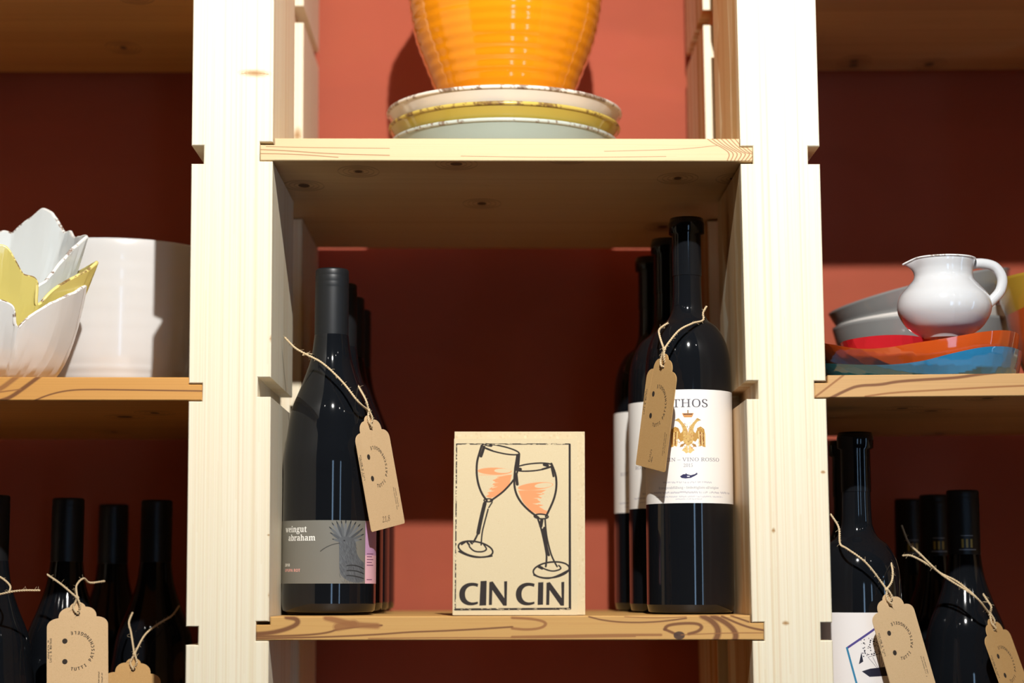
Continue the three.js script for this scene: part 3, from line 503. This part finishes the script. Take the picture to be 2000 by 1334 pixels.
  for (let i = 0; i < 130; i++) { x.fillStyle = '#d4c09a'; const s = q(); if (s < 0.45) x.fillRect(80 + q() * 6, 150 + q() * 980, 2 + q() * 6, 3 + q() * 14); else if (s < 0.75) x.fillRect(90 + q() * 660, 1124 + q() * 10, 3 + q() * 20, 1 + q() * 3); else x.fillRect(90 + q() * 660, 142 + q() * 8, 4 + q() * 26, 2 + q() * 3); }
  // lettering
  x.fillStyle = INK;
  const poly = (pts) => { x.beginPath(); pts.forEach((p, i) => i ? x.lineTo(...p) : x.moveTo(...p)); x.closePath(); x.fill(); };
  for (const dx of [0, 336]) {
    x.beginPath(); x.moveTo(220 + dx, 982); x.bezierCurveTo(160 + dx, 962, 108 + dx, 990, 108 + dx, 1044); x.bezierCurveTo(108 + dx, 1104, 170 + dx, 1122, 220 + dx, 1098); x.lineTo(218 + dx, 1086); x.bezierCurveTo(175 + dx, 1100, 142 + dx, 1085, 142 + dx, 1042); x.bezierCurveTo(142 + dx, 1000, 178 + dx, 984, 216 + dx, 1000); x.closePath(); x.fill();
  }
  poly([[234, 966], [270, 964], [268, 1108], [228, 1110]]); poly([[577, 974], [608, 972], [606, 1104], [574, 1106]]);
  for (const [dx, a] of [[0, 0], [341, 4]]) poly([[286 + dx, 972 + a], [306 + dx, 968 + a], [376 + dx, 1066], [374 + dx, 968 + a], [392 + dx, 966 + a], [390 + dx, 1110], [370 + dx, 1110], [304 + dx, 1018], [302 + dx, 1106], [284 + dx, 1106]]);
});
const paper = std(0xffffff, 0.85, { map: canvas(256, 256, (x) => { const q = rng(52); x.fillStyle = '#d4c09a'; x.fillRect(0, 0, 256, 256); for (let i = 0; i < 1800; i++) { x.fillStyle = q() > 0.5 ? 'rgba(150,110,60,0.10)' : 'rgba(255,244,214,0.12)'; x.fillRect(q() * 256, q() * 256, 1 + q() * 4, 1 + q() * 3); } }) });
function leaf(BLp, BRp, TLp, TRp, th, uvBox) {            // a sheet through four corners, th thick away from the camera
  const g = new THREE.BoxGeometry(1, 1, 1), p = g.attributes.position;
  for (let i = 0; i < p.count; i++) { const a = p.getX(i) + 0.5, b = p.getY(i) + 0.5, w = BLp.clone().lerp(BRp, a).lerp(TLp.clone().lerp(TRp, a), b); p.setXYZ(i, w.x, w.y, w.z + (p.getZ(i) - 0.5) * th); }
  g.computeVertexNormals(); return g;
}
{
  const y = yOn(sLow), at = (px, py, z) => { const p = P(px, py, z); return V(p.x, Math.max(p.y, y), z); };
  const fl = [V(P(884, 1204, -0.004).x, y, -0.004), V(P(1128, 1203, -0.010).x, y, -0.010), P(887, 857, -0.016), P(1127.5, 857, -0.022)];
  const o = thing('greeting_card', 'cream greeting card printed with two clinking wine glasses and CIN CIN', 'card', V((fl[0].x + fl[1].x) / 2, y, -0.01));
  const art = std(0xffffff, 0.85, { map: cardArt });
  part(o, 'front_panel', leaf(...fl, 0.0005), art, 'front panel with block-printed glasses');
  const sh = (p, dz, dx = 0) => V(p.x + dx, p.y, p.z + dz);
  part(o, 'back_panel', leaf(sh(fl[0], -0.0008), sh(fl[1], -0.016), sh(fl[2], -0.0008), sh(fl[3], -0.012), 0.0005), paper);
  const e = thing('envelope', 'cream paper envelope leaning behind the greeting card', 'envelope', V(fl[0].x + 0.055, y, -0.02));
  const z0 = -0.0068, z1 = -0.0285;
  const eg = leaf(V(P(887, 1203, z0).x, y, z0), V(P(1143, 1202, z1).x, y, z1), P(888, 843, z0 - 0.0125), P(1142, 843, z1 - 0.0105), 0.0008);
  part(e, 'sheet', eg, paper);
}

// ---------------------------------------------------------------- ceramics
const glaze = (c, r = 0.12, extra = {}) => phys(c, r, { clearcoat: 0.6, clearcoatRoughness: 0.05, ...extra });
function speckleRim(curvePts, r, closed, base, brown, seed, amount) {
  const c = new THREE.CatmullRomCurve3(curvePts, closed, 'centripetal'), n = Math.min(420, Math.ceil(c.getLength() / 0.0012)), g = new THREE.TubeGeometry(c, n, r, 7, closed), q = rng(seed), col = [];
  const lvl = []; let v = 0; for (let i = 0; i <= n; i++) { v = v * 0.8 + (q() - 0.5) * 0.9; lvl.push(v); }
  for (let i = 0; i <= n; i++) for (let j = 0; j <= 7; j++) { const t = lvl[i] + (q() - 0.5) * 0.7 > 0.5 - amount ? 0.55 + 0.45 * q() : 0; col.push(...base.map((b, k) => b + (brown[k] - b) * t)); }
  g.setAttribute('color', new THREE.Float32BufferAttribute(col, 3)); return g;
}
const rimMat = phys(0xffffff, 0.25, { vertexColors: true });
// three deep plates
const zPl = -0.25, xPl = P(985, 200, zPl).x, mPl = mpp(zPl, 220), yPl0 = sMid.y1 + 0.0002;
const yRim = (py) => P(985, py, zPl + 0.112).y;
const RPL = 228 * mPl;
const hPl = yRim(232) - yPl0;
const plateProfile = (R, H) => { const out = smoothProfile([[0.055, 0], [0.062, 0.001], [0.075, H * 0.22], [R * 0.86, H * 0.55], [R, H]], 8), inn = smoothProfile([[R - 0.0035, H + 0.0002], [R * 0.85, H * 0.55 + 0.005], [0.073, H * 0.22 + 0.005], [0.06, 0.0055], [0, 0.005]], 8); return [[0, 0.0008], ...out, ...inn]; };
[[0.965, 232, lin(0.36, 0.45, 0.42), [0.50, 0.56, 0.52], 'pale sage green deep plate at the bottom of the stack', 0.05], [0.985, 201, lin(0.48, 0.36, 0.06), [0.6, 0.46, 0.10], 'olive yellow deep plate in the middle of the stack', 0.28], [1, 170, lin(0.78, 0.70, 0.60), [0.82, 0.76, 0.68], 'cream deep plate with flecked brown rim on top of the stack', 0.32]].forEach(([k, py, c, base, l, am], i) => {
  const R = RPL * k, y = yRim(py) - hPl, o = thing('deep_plate', l, 'plate', V(xPl, y, zPl), 'plates stacked under the orange vase');
  lpart(o, 'dish', lathe(plateProfile(R, hPl), 96), glaze(c));
  const pts = []; for (let a = 0; a < 48; a++) pts.push(V((R - 0.0014) * Math.cos(a / 48 * 6.28318), hPl, (R - 0.0014) * Math.sin(a / 48 * 6.28318)));
  lpart(o, 'rim', speckleRim(pts, 0.0021, true, base, [0.16, 0.075, 0.03], 70 + i, am), rimMat, 'flecked rim');
});
{ // orange ribbed vase standing in the top plate
  const y0 = yRim(170) - hPl + 0.0057, prof = [[0, 0], [0.050, 0]];
  const sil = [[171, 141], [135, 155], [90, 172], [39, 184], [0, 189]].map(([py, r]) => [r * mpp(zPl, py), P(985, py, zPl).y - y0]);
  const ctrl = [[0.050, 0], [0.0545, 0.004], [0.0595, sil[0][1] * 0.55], ...sil, [sil[4][0] * 1.01, sil[4][1] + 0.03], [sil[4][0] * 0.97, sil[4][1] + 0.06], [0.076, sil[4][1] + 0.09], [0.066, sil[4][1] + 0.115], [0.070, sil[4][1] + 0.135]];
  const sm = smoothProfile(ctrl, 14).map(([r, y], i) => [r + (y > 0.03 ? 0.0003 * Math.sin(y * 2 * Math.PI / 0.0105) : 0), y]);
  const top = sm[sm.length - 1][1];
  const outer = [[0, 0.0002], ...sm], inner = smoothProfile(ctrl, 4).reverse().map(([r, y]) => [Math.max(0, r - 0.005), Math.max(0.006, y)]);
  const o = thing('ribbed_vase', 'glossy orange ribbed vase standing on the stacked plates', 'vase', V(xPl + P(987, 100, zPl).x - P(985, 100, zPl).x, y0, zPl));
  lpart(o, 'vase_body', lathe([...outer, ...inner, [0, 0.006]], 128), glaze(lin(0.80, 0.27, 0.006), 0.1));
}

/** open dish: closed rim through given points, rising from a round or stretched foot */
function dish(rim, foot, footR, o2 = {}) {
  const { th = 0.004, n = 220, m = 16, jag = 0, seed = 1, px = 0.62, py = 1.5, footZ = footR, veins = 0, lip = 0 } = o2, q = rng(seed);
  const c = new THREE.CatmullRomCurve3(rim, true, 'centripetal'), ring = c.getSpacedPoints(n).slice(0, n);
  let jv = 0; ring.forEach((p) => { jv = jv * 0.55 + (q() - 0.5); p.y += jv * jag; });
  const pos = [], idx = [], layers = [];
  const put = (s, t, inset) => {
    const R = ring[s], a = Math.atan2(R.z - foot.z, R.x - foot.x), f = V(foot.x + footR * Math.cos(a), foot.y, foot.z + footZ * Math.sin(a));
    const h = Math.pow(t, px), k = Math.pow(t, py), v = veins ? veins * Math.sin(s / n * Math.PI * 2 * 14) * Math.sin(t * Math.PI) : 0;
    const x = f.x + (R.x - f.x) * h, z = f.z + (R.z - f.z) * h, y = f.y + (R.y - f.y) * k, dx = x - foot.x, dz = z - foot.z, l = Math.hypot(dx, dz) || 1;
    return [x + dx / l * (v - inset), y + (inset ? inset * 0.9 * (1 - t) : 0), z + dz / l * (v - inset)];
  };
  for (let j = 0; j <= m; j++) layers.push([Math.pow(j / m, 1 / px), 0]);
  for (let j = m; j >= 0; j--) layers.push([Math.pow(j / m, 1 / px), th]);
  for (const [t, ins] of layers) for (let s = 0; s < n; s++) pos.push(...put(s, t, ins));
  for (let L = 0; L < layers.length - 1; L++) for (let s = 0; s < n; s++) { const a = L * n + s, b = L * n + (s + 1) % n, d = a + n, e = b + n; idx.push(a, d, b, b, d, e); }
  const c0 = pos.length / 3; pos.push(foot.x, foot.y, foot.z, foot.x, foot.y + th * 0.9, foot.z); const last = (layers.length - 1) * n;
  for (let s = 0; s < n; s++) { idx.push(c0, s, (s + 1) % n); idx.push(c0 + 1, last + (s + 1) % n, last + s); }
  let g = new THREE.BufferGeometry(); g.setAttribute('position', new THREE.Float32BufferAttribute(pos, 3)); g.setIndex(idx);
  g = toCreasedNormals(g, 0.9);
  return { g, ring: ring.filter((_, i) => i % 2 === 0).map((p) => { const dx = p.x - foot.x, dz = p.z - foot.z, l = Math.hypot(dx, dz); return V(p.x - dx / l * th / 2, p.y, p.z - dz / l * th / 2); }) };
}
const PP = (list) => list.map(([a, b, z]) => P(a, b, z));
function leafBowl(list, foot, footR, color, base, label, seed, opts) {
  const o = thing('leaf_bowl', label, 'bowl', foot.clone(), 'leaf-shaped bowls in one stack'), d = dish(PP(list), foot, footR, { jag: 0.0006, seed, veins: 0.0003, ...opts });
  part(o, 'dish', d.g, glaze(color, 0.16));
  part(o, 'rim', speckleRim(d.ring, 0.0017, true, base, [0.17, 0.08, 0.035], seed + 2, 0.18), rimMat, 'brown flecked rim');
}
const yL = yOn(sLeft), xLB = P(-8, 700, -0.10).x;
leafBowl([[172, 556, -0.10], [150, 571, -0.078], [108, 590, -0.052], [62, 617, -0.034], [33, 640, -0.026], [25, 600, -0.022], [10, 591, -0.02], [-60, 575, -0.015], [-110, 600, -0.03], [-165, 570, -0.07], [-185, 560, -0.12], [-120, 575, -0.17], [-40, 570, -0.185], [60, 575, -0.18], [135, 580, -0.15]],
  V(xLB, yL, -0.098), 0.020, lin(0.70, 0.69, 0.67), [0.84, 0.82, 0.78], 'white leaf bowl with flecked rim at the bottom of its stack', 81, { px: 0.5, py: 2.0 });
leafBowl([[193, 513, -0.102], [174, 529, -0.09], [143, 545, -0.075], [106, 567, -0.06], [75, 596, -0.05], [71, 546, -0.045], [45, 536, -0.04], [34, 518, -0.038], [6, 480, -0.034], [-40, 500, -0.03], [-90, 560, -0.042], [-160, 535, -0.10], [-110, 545, -0.16], [-20, 548, -0.17], [90, 540, -0.165], [150, 535, -0.14]],
  V(xLB, yL + 0.007, -0.098), 0.018, lin(0.70, 0.58, 0.17), [0.84, 0.70, 0.25], 'yellow leaf bowl nested between two white ones', 83, { px: 0.85, py: 1.7, jag: 0.0004 });
leafBowl([[173, 463, -0.10], [150, 483, -0.088], [120, 516, -0.075], [78, 560, -0.062], [40, 570, -0.056], [-20, 530, -0.05], [-100, 510, -0.07], [-150, 480, -0.10], [-100, 455, -0.16], [-40, 445, -0.172], [-6, 455, -0.172], [10, 453, -0.172], [22, 458, -0.172], [45, 441, -0.168], [68, 425, -0.164], [87, 410, -0.16], [106, 420, -0.154], [124, 447, -0.148], [132, 458, -0.144], [141, 455, -0.14], [147, 464, -0.13], [158, 466, -0.115]],
  V(xLB, yL + 0.014, -0.098), 0.016, lin(0.66, 0.69, 0.69), [0.82, 0.80, 0.76], 'white leaf bowl with a tall pointed lobe on top of its stack', 85, { px: 0.8, py: 1.6, jag: 0.0011 });
{ // large white bowl behind
  const z = -0.275, R = 190 * mpp(z, 600), x = P(230, 600, z).x, y = yL, H = P(230, 463, z + R).y - y;
  const o = thing('white_pot', 'large plain white bowl between the leaf bowls and the post', 'bowl', V(x, y, z));
  const out = smoothProfile([[R * 0.66, 0], [R * 0.72, 0.002], [R * 0.86, 0.016], [R * 0.93, 0.036], [R * 0.975, H * 0.6], [R, H - 0.002]], 10).map(([r, yy]) => [r + 0.00025 * Math.sin(yy * 700), yy]);
  const inn = [[R - 0.0015, H], [R - 0.0045, H - 0.001], [R * 0.93, H * 0.5], [R * 0.86, 0.03], [R * 0.6, 0.008], [0, 0.007]];
  lpart(o, 'dish', lathe([[0, 0.001], ...out, ...inn], 96), glaze(lin(0.66, 0.65, 0.64), 0.22));
}
// stacked dishes on the right
const yR0 = P(1800, 728.5, 0).y + 0.0003;
function simpleDish(name, list, foot, fr, fz, color, label, opts) { const o = thing(name, label, 'dish', foot.clone(), 'dishes stacked under the white jug'); part(o, 'dish', dish(PP(list), foot, fr, { footZ: fz, px: 0.5, py: 1.25, th: 0.0045, ...opts }).g, glaze(color, 0.1)); }
const xD = P(1800, 700, -0.13).x;
simpleDish('serving_dish', [[1590, 708, -0.10], [1622, 710, -0.055], [1680, 712, -0.035], [1740, 712, -0.026], [1800, 705, -0.022], [1860, 690, -0.022], [1920, 678, -0.026], [1965, 677, -0.036], [1990, 683, -0.06], [1996, 692, -0.11], [1985, 705, -0.18], [1930, 712, -0.235], [1790, 722, -0.245], [1660, 722, -0.235], [1598, 715, -0.17]],
  V(xD, yR0, -0.13), 0.078, 0.095, lin(0.025, 0.20, 0.42), 'glossy blue serving dish under the orange one');
simpleDish('serving_dish', [[1588, 668, -0.10], [1620, 672, -0.058], [1680, 681, -0.04], [1730, 679, -0.032], [1780, 671, -0.028], [1850, 660, -0.028], [1920, 648, -0.032], [1962, 645, -0.042], [1986, 650, -0.065], [1990, 662, -0.11], [1980, 675, -0.17], [1925, 684, -0.222], [1790, 690, -0.23], [1665, 690, -0.22], [1596, 680, -0.16]],
  V(xD, yR0 + 0.0065, -0.13), 0.074, 0.09, lin(0.60, 0.085, 0.012), 'glossy orange serving dish on the blue one');
simpleDish('serving_dish', [[1640, 672, -0.13], [1665, 662, -0.09], [1720, 655, -0.075], [1775, 655, -0.072], [1820, 664, -0.09], [1835, 672, -0.13], [1815, 682, -0.17], [1740, 686, -0.185], [1670, 682, -0.175]],
  V(P(1738, 690, -0.13).x, yR0 + 0.0125, -0.13), 0.03, 0.035, lin(0.55, 0.02, 0.03), 'small red dish inside the orange serving dish', { th: 0.003 });
function bowlLathe(name, label, color, x, y, z, R, H, tilt, mat) {
  const o = thing(name, label, 'bowl', V(x, y, z)); o.rotation.set(0.0, 0, tilt);
  const out = smoothProfile([[R * 0.4, 0], [R * 0.46, 0.0015], [R * 0.72, H * 0.3], [R * 0.93, H * 0.72], [R, H]], 8), inn = smoothProfile([[R - 0.003, H + 0.0004], [R * 0.9, H * 0.72], [R * 0.68, H * 0.32 + 0.003], [R * 0.4, 0.006], [0, 0.0055]], 8);
  lpart(o, 'dish', lathe([[0, 0.0005], ...out, ...inn], 80), glaze(color, 0.18)); return o;
}
{
  const z = -0.325, x = P(1800, 640, z).x, y = yR0, px = mpp(z, 620), grey = lin(0.24, 0.25, 0.25);
  bowlLathe('grey_bowl', 'grey bowl at the bottom of the tilted stack behind the jug', grey, x + 0.004, y + 0.0015, z, 178 * px, P(1620, 640, z).y - y, rot(1));
  bowlLathe('white_bowl', 'white bowl between two grey ones behind the jug', lin(0.75, 0.73, 0.70), x + 0.006, y + 0.030, z, 168 * px, P(1640, 622, z).y - y - 0.030, rot(5));
  bowlLathe('grey_bowl', 'tilted grey bowl on top of the stack behind the jug', grey, x + 0.012, y + 0.056, z, 180 * px, P(1700, 568, z).y - y - 0.056, rot(13));
  const zb = -0.215, xb = P(2082, 600, zb).x, pb = mpp(zb, 600);
  bowlLathe('orange_bowl', 'dark orange bowl behind the right end of the serving dishes', lin(0.32, 0.055, 0.010), xb, yR0, zb, 118 * pb, P(1960, 598, zb).y - yR0, 0);
  bowlLathe('yellow_bowl', 'mustard yellow bowl nested in the dark orange one', lin(0.32, 0.20, 0.022), xb + 0.002, yR0 + 0.03, zb, 122 * pb, P(1975, 535, zb).y - yR0 - 0.03, rot(6));
}
{ // white jug
  const z = -0.085, px = mpp(z, 600), base = P(1846, 663, z), o = thing('milk_jug', 'small white jug with round handle standing on the orange dish', 'jug', base);
  const Y = (py) => (663 - py) * px;
  const out = smoothProfile([[44 * px, 0], [50 * px, Y(656)], [72 * px, Y(640)], [88 * px, Y(615)], [91 * px, Y(598)], [86 * px, Y(578)], [70 * px, Y(558)], [58 * px, Y(543)], [57 * px, Y(528)], [61 * px, Y(512)], [62 * px, Y(506)]], 8);
  const inn = out.slice().reverse().filter((_, i) => i % 3 === 0).map(([r, y]) => [Math.max(0.0005, r - 0.003), Math.max(0.004, y)]);
  const g = lathe([[0, 0.0006], ...out, ...inn, [0, 0.004]], 72), p = g.attributes.position, top = Y(506);
  for (let i = 0; i < p.count; i++) {                     // pull a spout out on the left
    const x = p.getX(i), y = p.getY(i), zz = p.getZ(i), a = Math.atan2(zz, -x), k = Math.exp(-a * a / 0.06) * Math.pow(Math.max(0, Math.min(1, (y - Y(540)) / (top - Y(540)))), 1.8);
    p.setXYZ(i, x - k * 17 * px, y - k * 9 * px, zz * (1 - 0.35 * k));
  }
  g.computeVertexNormals();
  const white = glaze(lin(0.62, 0.63, 0.65), 0.12);
  lpart(o, 'jug_body', g, white);
  const L = (a, b) => V((a - 1846) * px, (663 - b) * px, 0);
  lpart(o, 'handle', new THREE.TubeGeometry(new THREE.CatmullRomCurve3([L(1893, 520), L(1905, 514), L(1925, 513), L(1948, 520), L(1961, 541), L(1957, 566), L(1942, 584), L(1924, 600), L(1914, 612)], false, 'centripetal'), 48, 10.2 * px, 14), white);
  const rp = []; for (let i = 0; i < p.count; i++) if (Math.abs(Math.hypot(p.getX(i), p.getZ(i)) - 0) > 0 && i % (out.length + inn.length + 2) === out.length) rp.push(V(p.getX(i), p.getY(i), p.getZ(i)));
  rp.pop(); lpart(o, 'rim', speckleRim(rp.filter((_, i) => i % 2 === 0), 0.0009, true, [0.8, 0.8, 0.8], [0.2, 0.11, 0.05], 91, 0.15), rimMat, 'thin brown flecked rim');
}

// unseen crates added on the upper side shelves to block light reaching the wall
for (const [s, label] of [[sLeft, 'unseen crate added to block light on the board above the leaf bowls'], [sRight, 'unseen crate added to block light on the board above the white jug']]) {
  const x0 = s.x0 + 0.028, x1 = s.x1 - 0.028, y = s.y1 + 0.398 + 0.0003, o = thing('light_block_crate', label, 'crate', V((x0 + x1) / 2, y, -0.30)), m = std(lin(0.40, 0.28, 0.16), 0.7);
  part(o, 'base', box(x0, x1, y, y + 0.01, -0.425, -0.18), m);
  for (let k = 0; k < 3; k++) { const a = y + 0.012 + k * 0.058; part(o, 'slat', box(x0, x1, a, a + 0.054, -0.19, -0.18), m); part(o, 'slat', box(x0, x1, a, a + 0.054, -0.425, -0.415), m); }
  for (const [a, b] of [[x0, x0 + 0.012], [x1 - 0.012, x1]]) part(o, 'end_panel', box(a, b, y + 0.01, y + 0.182, -0.415, -0.19), m);
}

renderer.render(scene, camera);
